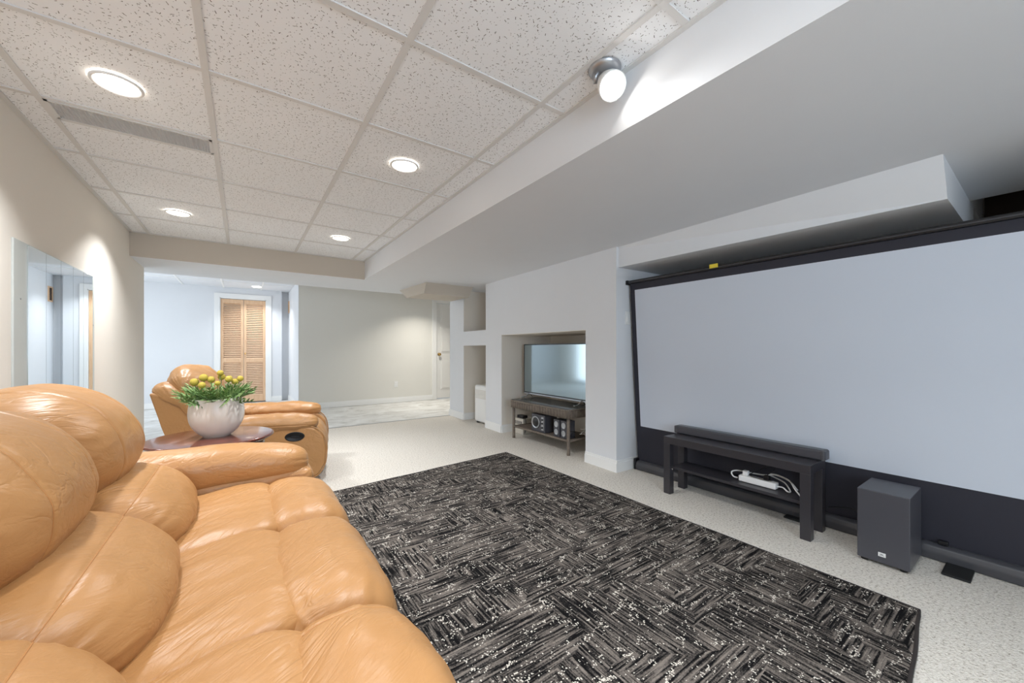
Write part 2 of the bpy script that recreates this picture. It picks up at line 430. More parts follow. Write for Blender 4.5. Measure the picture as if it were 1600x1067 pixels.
# ------------------------------------------------------------------ structure
ZC, ZS, ZF = 2.155, 1.93, 2.25       # tile ceiling, soffit, far-room ceiling
XL, XB = -0.867, 1.25                # left wall, bulkhead face
YBEAM, YSOF, YEND, YFAR, YCLO, YBACK = 4.98, 5.95, 5.60, 7.56, 9.20, -2.30
XR = 4.25
def S(name, lst, m, bevel=0.0):
    return tag(boxes(name, lst, M[m], None, bevel), kind='structure')
S('floor', [((-2.5, XR+0.1), (YBACK-0.1, 5.57), (-0.1, 0.0))], 'berber_carpet')
S('floor_far_room', [((-2.5, 5.2), (5.57, 10.6), (-0.1, -0.004))], 'marbled_vinyl')
S('trim_1', [((XL, 2.75), (5.555, 5.585), (-0.02, 0.004))], 'metal_grey')
S('wall_left', [((XL-0.1, XL), (YBACK, 5.63), (0, 2.4))], 'wall_paint')
# rear wall with an unseen window, added to carry the fill light
WX0, WX1, WZ0, WZ1 = -0.75, 0.85, 0.7, 1.9
S('wall_rear', [((XL, WX0), (YBACK-0.1, YBACK), (0, 2.4)), ((WX1, XR), (YBACK-0.1, YBACK), (0, 2.4)),
                ((WX0, WX1), (YBACK-0.1, YBACK), (0, WZ0)), ((WX0, WX1), (YBACK-0.1, YBACK), (WZ1, 2.4))], 'wall_paint')
wn = struct_empty('window_added', (0.05, YBACK, WZ0))
boxes('window_frame', [((WX0, WX0+.05), (YBACK-.08, YBACK+.02), (WZ0, WZ1)), ((WX1-.05, WX1), (YBACK-.08, YBACK+.02), (WZ0, WZ1)), ((.02, .08), (YBACK-.08, YBACK+.02), (WZ0, WZ1)),
                       ((WX0, WX1), (YBACK-.08, YBACK+.02), (WZ0, WZ0+.05)), ((WX0, WX1), (YBACK-.08, YBACK+.02), (WZ1-.05, WZ1))], M['trim_white'], wn)
for a, b in ((WX0+.05, .02), (.08, WX1-.05)): box('pane', (a, b), (YBACK-.06, YBACK-.05), (WZ0+.05, WZ1-.05), M['pane'], wn)
# soffit slab (its underside is the low ceiling on the right), bulkhead face and the beam across the room
S('ceiling_soffit', [((XB, 3.52), (YBACK, 0.288), (ZS, ZC+.25)), ((XB, XR), (0.288, YSOF), (ZS, ZC+.25)), ((-2.5, XB), (YBEAM+.02, YSOF), (ZS, ZC+.25))], 'white_paint')
S('ceiling_beam', [((XL, XB), (YBEAM, YBEAM+.02), (ZS, ZC+.1))], 'tan_paint_shaded')
S('ceiling_far_room', [((-2.5, 5.2), (YSOF, 10.6), (ZF, ZF+.08))], 'white_paint')
S('wall_far', [((0.795, 3.36), (YFAR, YFAR+.12), (0, ZF)), ((4.16, 5.2), (YFAR, YFAR+.12), (0, ZF)), ((3.36, 4.16), (YFAR, YFAR+.12), (2.04, ZF))], 'grey_paint')
S('wall_return', [((0.79, 0.90), (YFAR+.002, 9.62), (0, ZF))], 'white_paint')
DX0, DX1, DZ = -0.36, 0.39, 2.05
S('wall_closet', [((-2.5, DX0), (YCLO, YCLO+.1), (0, ZF)), ((DX1, 0.66), (YCLO, YCLO+.1), (0, ZF)), ((DX0, DX1), (YCLO, YCLO+.1), (DZ, ZF)),
                  ((0.56, 0.66), (YCLO+.1, 10.5), (0, ZF)), ((0.5, 1.0), (9.32, 9.38), (0, ZF)), ((-2.5, 5.2), (10.5, 10.6), (0, ZF)), ((DX0-.1, DX1+.1), (YCLO+.5, YCLO+.55), (0, ZF))], 'white_paint')
GY0, GY1, GZ = 6.6, 8.6, 2.13
S('wall_far_left', [((-2.5, -2.4), (5.5, GY0), (0, ZF)), ((-2.5, -2.4), (GY1, YCLO), (0, ZF)), ((-2.5, -2.4), (GY0, GY1), (GZ, ZF)), ((-2.4, XL-.1), (5.5, 5.6), (0, ZF))], 'wall_paint')
gd = struct_empty('door_3', (-2.4, 7.6, 0))
boxes('door_frame', [((-2.47, -2.38), (GY0, GY0+.06), (0, GZ)), ((-2.47, -2.38), (GY1-.06, GY1), (0, GZ)), ((-2.47, -2.38), (7.56, 7.64), (0, GZ)), ((-2.47, -2.38), (GY0, GY1), (GZ-.07, GZ)), ((-2.47, -2.38), (GY0, GY1), (0, .07))], M['trim_white'], gd)
for a, b in ((GY0+.06, 7.56), (7.64, GY1-.06)): box('pane', (-2.44, -2.43), (a, b), (.07, GZ-.07), M['pane'], gd)
S('wall_far_right', [((5.1, 5.2), (YSOF, YFAR), (0, ZF)), ((XR, 5.2), (5.85, YSOF), (0, ZF))], 'wall_paint')

# right wall with the television niche and the small openings; it runs a touch out of parallel with the room
WA, WB = Vector((2.615, 2.16, 0)), Vector((2.715, 5.58, 0))
WD = (WB-WA).normalized(); WN = Vector((WD.y, -WD.x, 0))
WM = Matrix(((WN.x, WD.x, 0, WA.x), (WN.y, WD.y, 0, WA.y), (0, 0, 1, 0), (0, 0, 0, 1)))   # local x = into the wall, y = along, z = up
ULEN = (WB-WA).length
def uy(Y): return (Y-WA.y)/WD.y
U1, U2, U3, U4 = uy(2.53), uy(4.02), uy(4.42), uy(5.09)
ZN, ZO1, ZO2 = 1.235, 1.108, 1.317
TH, DP = 0.12, 0.80
def wallbox(name, lst, m, parent=None):
    bm = bmesh.new()
    for b in lst: add_box(bm, *b)
    bmesh.ops.transform(bm, matrix=WM, verts=bm.verts)
    return from_bm(name, bm, M[m], parent)
wr = wallbox('wall_right', [((0, DP+.1), (0, U1), (0, ZS)), ((0, DP+.1), (U1, U2), (ZN, ZS)), ((0, DP+.1), (U2, U3), (0, ZS)),
                            ((0, TH), (U3, U4), (ZO1, ZO2)), ((0, DP+.1), (U4, ULEN), (0, ZS)), ((DP, DP+.1), (U1, U2), (0, ZN)), ((DP, DP+.1), (U3, U4), (0, ZS))], 'white_paint')
tag(wr, kind='structure')
e_ = .004   # tan paint inside the openings
tag(wallbox('wall_niche', [((e_, DP), (U2-e_, U2), (0, ZN)), ((DP-e_, DP), (U1, U2), (0, ZN)), ((e_, DP), (U1, U1+e_), (0, ZN)), ((e_, DP), (U1, U2), (ZN-e_, ZN)), ((e_, DP), (U4-e_, U4), (0, ZO1)), ((e_, DP), (U4-e_, U4), (ZO2, ZS)), ((TH, DP), (U4-e_, U4), (ZO1, ZO2)), ((DP-e_, DP), (U3, U4), (0, ZS)), ((e_, DP), (U3, U3+e_), (0, ZO1))], 'wall_paint'), kind='structure')
S('wall_light_block', [((2.78, XR), (-.38, -.28), (0, ZS))], 'wall_paint')  # unseen wall, added to keep the rear light out of the alcove
S('wall_alcove', [((XR, XR+.1), (YBACK, 5.9), (0, 2.4)), ((3.5, XR), (2.16, 2.26), (0, ZS))], 'wall_paint')
# the chase over the alcove: a boxed duct whose face leans and twists slightly
bm = bmesh.new()
zl = 1.757
cv = [(2.64, 2.30, ZS), (2.64, 2.165, zl), (3.7, 2.165, zl), (3.7, 2.30, ZS), (2.575, 0.288, ZS), (2.70, 0.288, zl), (3.7, 0.288, zl), (3.7, 0.288, ZS)]
vv = [bm.verts.new(c) for c in cv]
for f in ((0, 1, 5, 4), (1, 2, 6, 5), (4, 5, 6, 7), (2, 3, 7, 6), (0, 3, 2, 1), (0, 4, 7, 3)): bm.faces.new([vv[i] for i in f])
tag(from_bm('ceiling_chase', bm, M['white_paint']), kind='structure')
# unfinished framing seen above the screen at the right edge
S('ceiling_joist_bay', [((3.52, XR), (-2.3, 0.288), (2.38, 2.42))], 'dark_wood')
for i, y in enumerate((-0.05, -0.45, -0.85)):
    tag(box('trim_joist', (3.52, XR), (y-.02, y+.02), (2.18, 2.38), M['dark_wood']), kind='structure')
tag(box('wall_plank', (XR-.03, XR), (-0.9, 0.28), (1.6, 2.38), M['dark_wood']), kind='structure')
# hanging box at the end of the soffit
bm = bmesh.new()
zb2 = CAMZ+0.735
cv = [(1.96, 4.72, ZS), (2.66, 4.72, ZS), (2.66, 5.60, ZS), (1.90, 5.60, ZS), (1.935, 4.74, zb2), (2.60, 4.74, zb2), (2.60, 5.30, zb2), (1.90, 5.30, zb2)]
vv = [bm.verts.new(c) for c in cv]
for f in ((0, 1, 5, 4), (1, 2, 6, 5), (2, 3, 7, 6), (3, 0, 4, 7), (4, 5, 6, 7), (0, 3, 2, 1)): bm.faces.new([vv[i] for i in f])
tag(from_bm('ceiling_drop_box', bm, M['tan_paint_shaded']), kind='structure')

# ------------------------------------------------------------------ suspended ceiling: slab, tees, every tile
ceil = tag(box('ceiling', (XL, XB), (YBACK, YBEAM), (ZC+.03, ZC+.1), M['white_paint']), kind='structure')
TX = [XL, -0.732, -0.122, 0.488, 1.098, XB]
TY = [-0.50, 0.11, 0.72, 1.33, 1.94, 2.55, 3.16, 3.77, 4.38, YBEAM]
tile_cache = {}
def tile(x0, x1, y0, y1):
    sx, sy = round(x1-x0, 4), round(y1-y0, 4)
    if (sx, sy) not in tile_cache:
        bm = bmesh.new(); add_box(bm, (-sx/2, sx/2), (-sy/2, sy/2), (0, .016), 0.0)
        me = bpy.data.meshes.new('ceiling_tile'); bmesh.ops.recalc_face_normals(bm, faces=bm.faces); bm.to_mesh(me); bm.free(); me.materials.append(M['ceiling_tile'])
        tile_cache[(sx, sy)] = me
    o = bpy.data.objects.new('ceiling_tile', tile_cache[(sx, sy)]); COL.objects.link(o); o.parent = ceil
    o.location = Vector(((x0+x1)/2, (y0+y1)/2, ZC+.004))-OFF[ceil.name]
VENT_Y = 2.735
for i in range(len(TX)-1):
    for j in range(len(TY)-1):
        x0, x1, y0, y1 = TX[i], TX[i+1], TY[j], TY[j+1]
        if i == 1 and j == 5: tile(x0+.003, x1-.003, VENT_Y+.012, y1-.003)
        else: tile(x0+.003, x1-.003, y0+.003, y1-.003)
for x in TX[1:-1]:
    box('tee_bar', (x-.012, x+.012), (YBACK, YBEAM), (ZC-.002, ZC+.012), M['tee_white'], ceil)
for y in TY[:-1]:
    for i in range(len(TX)-1):
        box('cross_tee', (TX[i]+(.012 if i else 0), TX[i+1]-(.012 if i < 4 else 0)), (y-.012, y+.012), (ZC-.001, ZC+.012), M['tee_white'], ceil)
box('cross_tee', (TX[1]+.012, TX[2]-.012), (VENT_Y, VENT_Y+.02), (ZC-.001, ZC+.012), M['tee_white'], ceil)
for nm, x, y in (('wall_angle', (XB-.022, XB), (YBACK, YBEAM)), ('wall_angle', (XL, XL+.022), (YBACK, YBEAM)), ('wall_angle', (XL, XB), (YBEAM-.022, YBEAM))):
    box(nm, x, y, (ZC-.003, ZC+.012), M['tee_white'], ceil)
# far-room ceiling tees
fc = bpy.data.objects['ceiling_far_room']
for x in (-1.5, -0.9, -0.3, 0.3): box('tee_bar', (x-.012, x+.012), (YSOF, YCLO), (ZF-.006, ZF+.001), M['trim_white'], fc)
for y in (7.2, 7.8, 8.4): box('cross_tee', (-2.4, 0.78), (y-.012, y+.012), (ZF-.005, ZF+.001), M['trim_white'], fc)

# ------------------------------------------------------------------ trim, baseboards, doors
def baseboard(name, lst, h=0.10):
    bm = bmesh.new()
    for (x0, x1), (y0, y1), (dx, dy) in lst:
        add_box(bm, (x0, x1), (y0, y1), (0, h*0.78))
        # thinner moulded lip on top
        ax = (x0+(0.006 if dx < 0 else 0), x1-(0.006 if dx > 0 else 0)); ay = (y0+(0.006 if dy < 0 else 0), y1-(0.006 if dy > 0 else 0))
        add_box(bm, ax, ay, (h*0.78, h))
    return bm
def bbobj(name, lst, M4=None):
    bm = baseboard(name, lst)
    if M4 is not None: bmesh.ops.transform(bm, matrix=M4, verts=bm.verts)
    return tag(from_bm(name, bm, M['trim_white']), kind='structure')
T = 0.014
bbobj('baseboard_right', [((-T, 0), (-T, U1), (-1, 0)), ((-T, 0), (U2, U3), (-1, 0)), ((-T, 0), (U4, ULEN+T), (-1, 0)), ((0, .5), (-T, 0), (0, -1)), ((0, .7), (U2-T, U2), (0, -1)), ((0, .7), (U4-T, U4), (0, -1))], WM)
bbobj('baseboard_far', [((.90, 3.27), (YFAR-T, YFAR), (0, -1)), ((.79-T, .79), (YFAR-T, 9.62), (-1, 0))])
bbobj('baseboard_closet', [((-2.4, DX0-.08), (YCLO-T, YCLO), (0, -1)), ((DX1+.08, .66), (YCLO-T, YCLO), (0, -1))])
bbobj('baseboard_left', [((XL, XL+T), (YBACK, 5.63), (1, 0))])
# bifold louvred closet door
cd = struct_empty('door_1', ((DX0+DX1)/2, YCLO, 0))
boxes('casing', [((DX0-.085, DX0), (YCLO-.02, YCLO), (0, DZ+.085)), ((DX1, DX1+.085), (YCLO-.02, YCLO), (0, DZ+.085)), ((DX0, DX1), (YCLO-.02, YCLO), (DZ, DZ+.085)),
                 ((DX0-.01, DX0+.012), (YCLO, YCLO+.1), (0, DZ)), ((DX1-.012, DX1+.01), (YCLO, YCLO+.1), (0, DZ)), ((DX0, DX1), (YCLO, YCLO+.1), (DZ-.012, DZ))], M['trim_white'], cd)
slat_me = None
LW = (DX1-DX0-.03)/2
for k in range(2):
    x0 = DX0+.014+k*(LW+.004); x1 = x0+LW-.002; y0, y1 = YCLO+.012, YCLO+.042
    st = .042
    leaf = boxes('door_leaf', [((x0, x0+st), (y0, y1), (.02, DZ-.02)), ((x1-st, x1), (y0, y1), (.02, DZ-.02)), ((x0+st, x1-st), (y0, y1), (.02, .15)), ((x0+st, x1-st), (y0, y1), (.80, .875)), ((x0+st, x1-st), (y0, y1), (DZ-.10, DZ-.02))], M['pine'], cd)
    L = x1-x0-2*st
    if slat_me is None:
        bm = bmesh.new(); add_box(bm, (-L/2-.004, L/2+.004), (-.019, .019), (-.0035, .0035), M=Matrix.Rotation(math.radians(47), 4, 'X'))
        bmesh.ops.recalc_face_normals(bm, faces=bm.faces)
        slat_me = bpy.data.meshes.new('slat'); bm.to_mesh(slat_me); bm.free(); slat_me.materials.append(M['pine_slat'])
    for za, zb_ in ((.165, .79), (.888, DZ-.11)):
        nsl = int((zb_-za)/.034)
        for q in range(nsl+1):
            o = bpy.data.objects.new('slat', slat_me); COL.objects.link(o); o.parent = leaf
            o.location = Vector(((x0+x1)/2, (y0+y1)/2, za+(zb_-za)*q/nsl))-OFF[leaf.name]
    if k == 1: lathe('knob', [(0, 0), (.008, 0), (.007, .012), (.014, .02), (.012, .03), (0, .033)], (x0+.02, y0, .97), M['brass'], leaf, 16, M=Matrix.Rotation(PI/2, 4, 'X'))
# white panelled door at the end of the far wall
pd = struct_empty('door_2', (3.76, YFAR, 0))
boxes('casing', [((3.27, 3.36), (YFAR-.02, YFAR), (0, 2.13)), ((4.16, 4.25), (YFAR-.02, YFAR), (0, 2.13)), ((3.36, 4.16), (YFAR-.02, YFAR), (2.04, 2.13))], M['trim_white'], pd)
sl = box('door_leaf', (3.372, 4.148), (YFAR+.03, YFAR+.07), (.012, 2.03), M['trim_white'], pd)
for px0, px1 in ((3.47, 3.71), (3.80, 4.05)):
    for z0, z1 in ((.2, .82), (.98, 1.55), (1.65, 1.92)):
        boxes('door_panel', [((px0, px1), (YFAR+.024, YFAR+.03), (z0, z1)), ((px0+.03, px1-.03), (YFAR+.016, YFAR+.024), (z0+.03, z1-.03))], M['trim_white'], sl)
lathe('knob', [(0, 0), (.03, 0), (.03, .006), (.012, .012), (.011, .035), (.026, .045), (.03, .06), (.02, .072), (0, .075)], (3.43, YFAR+.03, .95), M['brass'], sl, 24, M=Matrix.Rotation(PI/2, 4, 'X'))

# wall fittings
def outlet(loc, M4, label):
    t = thing('wall_outlet' if 'outlet' in label else 'light_switch', loc, label, 'outlet' if 'outlet' in label else 'switch')
    def bl(nm, x, y, z, m, bev=0.0, par=None):
        bm = bmesh.new(); add_box(bm, x, y, z, bev); bmesh.ops.transform(bm, matrix=M4, verts=bm.verts); return from_bm(nm, bm, m, par or t, True)
    bl('cover_plate', (-.036, .036), (-.006, 0), (-.058, .058), M['plastic_white'], .002)
    if 'outlet' in label:
        for z in (-.022, .022):
            bl('socket', (-.017, .017), (-.009, -.006), (z-.014, z+.014), M['plastic_white'], .002)
    else: bl('rocker', (-.016, .016), (-.011, -.006), (-.032, .032), M['plastic_white'], .002)
I4 = Matrix.Identity(4)
outlet((2.5, YFAR, .36), I4, 'white double outlet low on the plain far wall')
outlet((2.763, 2.158, 1.326), I4, 'white light switch on the alcove side wall beside the screen')
t = thing('wall_frame', (0.79, 9.16, 1.93), 'small brown wooden frame high on the far room side wall', 'frame')
boxes('frame_rail', [((.775, .79), (9.08, 9.10), (1.81, 2.05)), ((.775, .79), (9.22, 9.24), (1.81, 2.05)), ((.775, .79), (9.10, 9.22), (1.81, 1.83)), ((.775, .79), (9.10, 9.22), (2.03, 2.05))], M['pine'], t)
box('backing', (.783, .79), (9.10, 9.22), (1.83, 2.03), M['dark_wood'], t)

# ------------------------------------------------------------------ ceiling lights
def downlight(x, y, z, label, power, r=0.083, color=(.93, .965, 1.0)):
    t = thing('recessed_light', (x, y, z), label, 'light', 'recessed ceiling lights')
    lathe('trim_ring', [(r*.84, .0), (r*.84, -.004), (r*.9, -.008), (r, -.004), (r, 0.0)], (0, 0, 0), M['trim_white'], t, 40, True)
    lathe('lens', [(0, -.003), (r*.84, -.003), (r*.84, 0)], (0, 0, 0), M['led_lens'], t, 40, True)
    l = area_light('recessed_lamp', (0, 0, -.012), (0, 0, 0), r*1.6, r*1.6, power, color, math.radians(118), 'DISK'); l.parent = t
DLP = 8
downlight(-.427, 2.245, ZC-.002, 'round recessed light nearest the perforated vent, by the left wall', DLP)
downlight(.793, 2.245, ZC-.002, 'round recessed light in the tile nearest the spotlight', DLP)
downlight(-.427, 4.075, ZC-.002, 'round recessed light near the cross beam on the left wall side', DLP)
downlight(.793, 4.075, ZC-.002, 'round recessed light near the cross beam on the bulkhead side', DLP)
downlight(-.427, .415, ZC-.002, 'round recessed light above the near end of the sofa', DLP*.5)
downlight(.793, .415, ZC-.002, 'round recessed light above the near edge of the rug', DLP*1.05)
downlight(-.427, -1.415, ZC-.002, 'round recessed light near the rear wall on the left', DLP*.3)
downlight(.793, -1.415, ZC-.002, 'round recessed light near the rear wall on the right', DLP*.3)
downlight(2.9, 6.75, ZF-.006, 'added unseen recessed light of the far room beside the white door', 10, color=(1.0, .95, .86))  # assumed lamp, added to brighten the far wall
downlight(.22, 8.75, ZF-.006, 'small round recessed light in front of the louvred closet door', 5)

t = thing('ceiling_spotlight', (1.165, 1.02, ZC), 'white adjustable spotlight with glowing bulb on the ceiling edge', 'light')
lathe('mounting_base', [(0, -.018), (.045, -.02), (.058, -.014), (.064, -.004), (.064, 0)], (0, 0, 0), M['metal_grey'], t, 40, True)
aim = Vector((-0.22, -0.58, -0.66)).normalized()
RM = aim.to_track_quat('Z', 'Y').to_matrix().to_4x4()
hc = Vector((.022, .012, -.032))
hd = lathe('lamp_head', [(0, -.015), (.025, -.012), (.040, .01), (.050, .045), (.054, .07), (.054, .078), (.050, .078), (.048, .07)], hc, M['trim_white'], t, 36, True, RM)
lathe('bulb', [(.049, .068), (.046, .074), (.03, .079), (0, .081)], hc, M['bulb_face'], t, 36, True, RM)
tube('swivel_arm', [(-.02, .01, -.01), (-.03, .02, -.03), (-.02, .03, -.05)], .008, M['metal_grey'], t, 8, True)
sd = bpy.data.lights.new('spot_lamp', 'SPOT'); sd.energy = 6; sd.spot_size = math.radians(115); sd.spot_blend = 0.7; sd.shadow_soft_size = .045; sd.color = (1, .99, .97)
so = bpy.data.objects.new('spot_lamp', sd); COL.objects.link(so); so.parent = t; so.location = hc+aim*.10; so.rotation_euler = aim.to_track_quat('-Z', 'Y').to_euler()

# perforated return-air grille in the ceiling
t = thing('ceiling_vent', (-.427, 2.645, ZC-.003), 'long grey perforated air vent set between ceiling tiles', 'vent')
vx0, vx1, vy0, vy1 = TX[1]+.012, TX[2]-.012, 2.562, VENT_Y
boxes('frame', [((vx0, vx1), (vy0, vy0+.012), (ZC-.004, ZC+.004)), ((vx0, vx1), (vy1-.012, vy1), (ZC-.004, ZC+.004)), ((vx0, vx0+.012), (vy0, vy1), (ZC-.004, ZC+.004)), ((vx1-.012, vx1), (vy0, vy1), (ZC-.004, ZC+.004))], M['tee_white'], t)
bm = bmesh.new()
nx, ny = 46, 12
for i in range(nx+1):
    x = vx0+.012+(vx1-vx0-.024)*i/nx; add_box(bm, (x-.0017, x+.0017), (vy0+.012, vy1-.012), (ZC-.002, ZC+.002))
for j in range(ny+1):
    y = vy0+.012+(vy1-vy0-.024)*j/ny; add_box(bm, (vx0+.012, vx1-.012), (y-.0017, y+.0017), (ZC-.002, ZC+.002))
tag(from_bm('grille', bm, M['tee_white'], t), kind='stuff')
box('duct_back', (vx0, vx1), (vy0, vy1), (ZC+.012, ZC+.016), M['black_plastic'], t)

# ------------------------------------------------------------------ mirror panels on the left wall
t = thing('panel_mirror', (XL, 3.33, .35), 'frameless mirror of five tall strips on the left wall', 'mirror')
box('backing_board', (XL, XL+.008), (2.75, 3.915), (.35, 1.565), M['mirror_board'], t, .001)
my = [2.878, 3.088, 3.290, 3.484, 3.672, 3.858]
for a, b in zip(my, my[1:]):
    o = box('mirror_panel', (XL+.0085, XL+.0125), (a+.0012, b-.0012), (.37, 1.56), M['mirror'], t)
for y, z in ((2.815, 1.29), (2.815, .62), (3.885, 1.22), (3.885, .62)):
    lathe('screw', [(0, .003), (.004, .002), (.005, 0)], (XL+.008, y, z), M['metal_grey'], t, 12, M=Matrix.Rotation(PI/2, 4, 'Y'))

# ------------------------------------------------------------------ rug
RC = [(2.18, 3.20), (2.21, 0.31), (0.275, 0.12), (0.245, 3.006)]
bm = bmesh.new(); edge = []
for i in range(4):
    a, b = Vector(RC[i]), Vector(RC[(i+1) % 4])
    d = (b-a).normalized(); nrm = Vector((d.y, -d.x))
    for k in range(40):
        f_ = k/40; wv_ = 0.006*noise.noise(Vector((i*7.1, f_*9, 0)))*min(1, min(f_, 1-f_)*12)
        edge.append(a+(b-a)*f_+nrm*wv_)
bot = [bm.verts.new((p.x, p.y, 0.001)) for p in edge]
cR = sum((Vector(c) for c in RC), Vector((0, 0)))/4
topo = [bm.verts.new((p.x, p.y, 0.009)) for p in edge]
topi = [bm.verts.new((p.x+(cR.x-p.x)*.006, p.y+(cR.y-p.y)*.006, 0.013)) for p in edge]
n_ = len(edge)
for i in range(n_):
    j = (i+1) % n_
    bm.faces.new((bot[i], bot[j], topo[j], topo[i])); bm.faces.new((topo[i], topo[j], topi[j], topi[i]))
bm.faces.new(topi); bm.faces.new(bot[::-1])
rug_o = tag(from_bm('area_rug', bm, M['woven_rug']), 'large charcoal rug with pale flecks and woven stripe pattern on the carpet', 'rug')

tube('binding', [(p.x, p.y, .0075) for p in edge], .0065, M['rug_binding'], rug_o, 6, closed=True)

# ------------------------------------------------------------------ sofa
LE, TD = M['tan_leather'], M['thread']
sofa = thing('leather_sofa', (-.25, 1.25, 0), 'tan leather three-seat reclining sofa along the left wall', 'sofa')
YS = [.42, .985, 1.55, 2.10]
box('base', (-.72, .26), (.30, 2.22), (.05, .36), LE, sofa, .03, 3, smooth=False)
box('back_shell', (-.80, -.60), (.28, 2.16), (.10, .80), LE, sofa, .05, 4)
head = [(-.345, .600), (-.300, .675), (-.305, .765), (-.355, .855), (-.445, .918), (-.555, .935), (-.665, .905), (-.745, .81), (-.75, .67), (-.68, .57), (-.53, .53), (-.41, .55)]
lumb = [(-.43, .615), (-.345, .640), (-.255, .612), (-.185, .562), (-.142, .50), (-.142, .44), (-.19, .385), (-.30, .36), (-.42, .40), (-.475, .5)]
seat = [(-.32, .405), (-.21, .43), (-.10, .445), (0.0, .458), (.075, .455), (.125, .425), (.115, .37), (0, .345), (-.15, .335), (-.30, .345)]
roll = [(.045, .39), (.075, .44), (.135, .468), (.215, .470), (.295, .445), (.345, .385), (.360, .30), (.350, .2), (.315, .10), (.22, .08), (.13, .10), (.07, .24)]
for i in range(3):
    a, b = YS[i], YS[i+1]; e = .022; sd_ = i*3.7
    cushion('head_cushion', head, a-e, b+e+(.03 if i == 2 else 0), LE, sofa, p=3.2, q=2.3, center=(-.54, .70), nt=64, wr=.005, wscale=(7, 5, 7), seam_t=(-.42, .30, .80), gather=.006, gk=13, seed=sd_, seam_mat=TD)
    cushion('lumbar_cushion', lumb, a-e, b+e, LE, sofa, p=3.4, q=2.2, center=(-.34, .48), nt=64, wr=.005, wscale=(6, 7, 6), seam_k=(2,), gather=.007, gk=10, seed=sd_+1, seam_mat=TD)
    cushion('seat_cushion', seat, a-.016, b+.016, LE, sofa, p=8.0, q=3.2, center=(-.10, .39), nt=64, wr=.0055, wscale=(5, 13, 8), gather=.002, gk=8, seed=sd_+2, seam_mat=TD)
    cushion('footrest_pad', roll, a-.014, b+.014, LE, sofa, p=6.0, q=3.0, center=(.20, .29), nt=64, wr=.006, wscale=(7, 6, 6), seam_t=(.72,), gather=.006, gk=10, seed=sd_+3, seam_mat=TD)
for s, yc in ((1, 2.205), (-1, .31)):
    box('arm_body', (-.70, .29), (yc-.10, yc+.105), (.05, .47), LE, sofa, .04, 4)
    armsec = [(yc-.115, .49), (yc-.112, .55), (yc-.07, .60), (yc, .615), (yc+.07, .60), (yc+.115, .55), (yc+.118, .49), (yc+.08, .445), (yc, .43), (yc-.08, .44)]
    cushion('arm_pad', armsec, -.50, .275, LE, sofa, axis='x', p=6.0, q=2.6, center=(yc, .51), nt=64, wr=.004, wscale=(6, 9, 9), seam_k=(6.6,) if s > 0 else (), gather=.004, gk=9, seed=11+s,
            bend=lambda t: (0, -.022*max(0, t)**2), taper=lambda t: 1.0-.16*max(0, t), seam_mat=TD)
for x in (-.66, .195):
    for y in (.36, 2.16): box('foot', (x-.03, x+.03), (y-.03, y+.03), (0, .055), M['black_plastic'], sofa, .004)

# ------------------------------------------------------------------ recliner armchair
ch = thing('leather_recliner', (.13, 3.77, 0), 'tan leather recliner armchair behind the side table', 'armchair', None, math.radians(-10))
def cu(*a, **k): return cushion(*a, local=True, seam_mat=TD, **k)
box('base', (-.36, .36), (-.33, .33), (.04, .34), LE, ch, .03, 3, True)
shell = [(-.60, .755), (-.53, .745), (-.45, .69), (-.37, .60), (-.30, .50), (-.26, .42), (-.26, .12), (-.38, .10), (-.46, .30), (-.53, .52)]
prism('back_shell', shell, -.36, .36, LE, ch, 'y', .016, 3, True)
cu('shoulder_cushion', [(-.61, .775), (-.585, .81), (-.52, .82), (-.43, .775), (-.34, .68), (-.265, .56), (-.245, .47), (-.30, .46), (-.37, .56), (-.45, .67), (-.53, .735), (-.59, .745)], -.375, .375, LE, ch, p=8.0, q=3.0, center=(-.43, .66), nt=56, wr=.004, gather=.006, gk=8, seed=21, seam_t=(-.75, .75))
cu('head_cushion', [(-.56, .80), (-.545, .89), (-.48, .935), (-.40, .925), (-.32, .86), (-.265, .77), (-.26, .69), (-.33, .66), (-.44, .70)], -.335, .335, LE, ch, p=2.6, q=2.0, center=(-.42, .77), nt=56, wr=.008, wscale=(9, 9, 9), gather=.008, gk=14, seed=22)
cu('lumbar_cushion', [(-.36, .70), (-.28, .70), (-.20, .64), (-.15, .56), (-.14, .47), (-.19, .41), (-.32, .42), (-.40, .52)], -.30, .30, LE, ch, p=4, q=2.4, center=(-.27, .55), nt=48, wr=.006, gather=.006, seed=23)
cu('seat_cushion', [(-.28, .40), (-.10, .45), (.08, .465), (.20, .455), (.25, .41), (.22, .35), (0, .33), (-.26, .33)], -.285, .285, LE, ch, p=5, q=2.5, center=(0, .39), nt=48, wr=.006, gather=.004, seed=24)
cu('footrest_pad', [(.18, .40), (.24, .455), (.33, .465), (.42, .43), (.475, .35), (.49, .24), (.475, .12), (.42, .08), (.28, .09), (.20, .2)], -.29, .29, LE, ch, p=5, q=2.6, center=(.32, .28), nt=48, wr=.006, gather=.006, seed=25, seam_t=(-.7, .7))
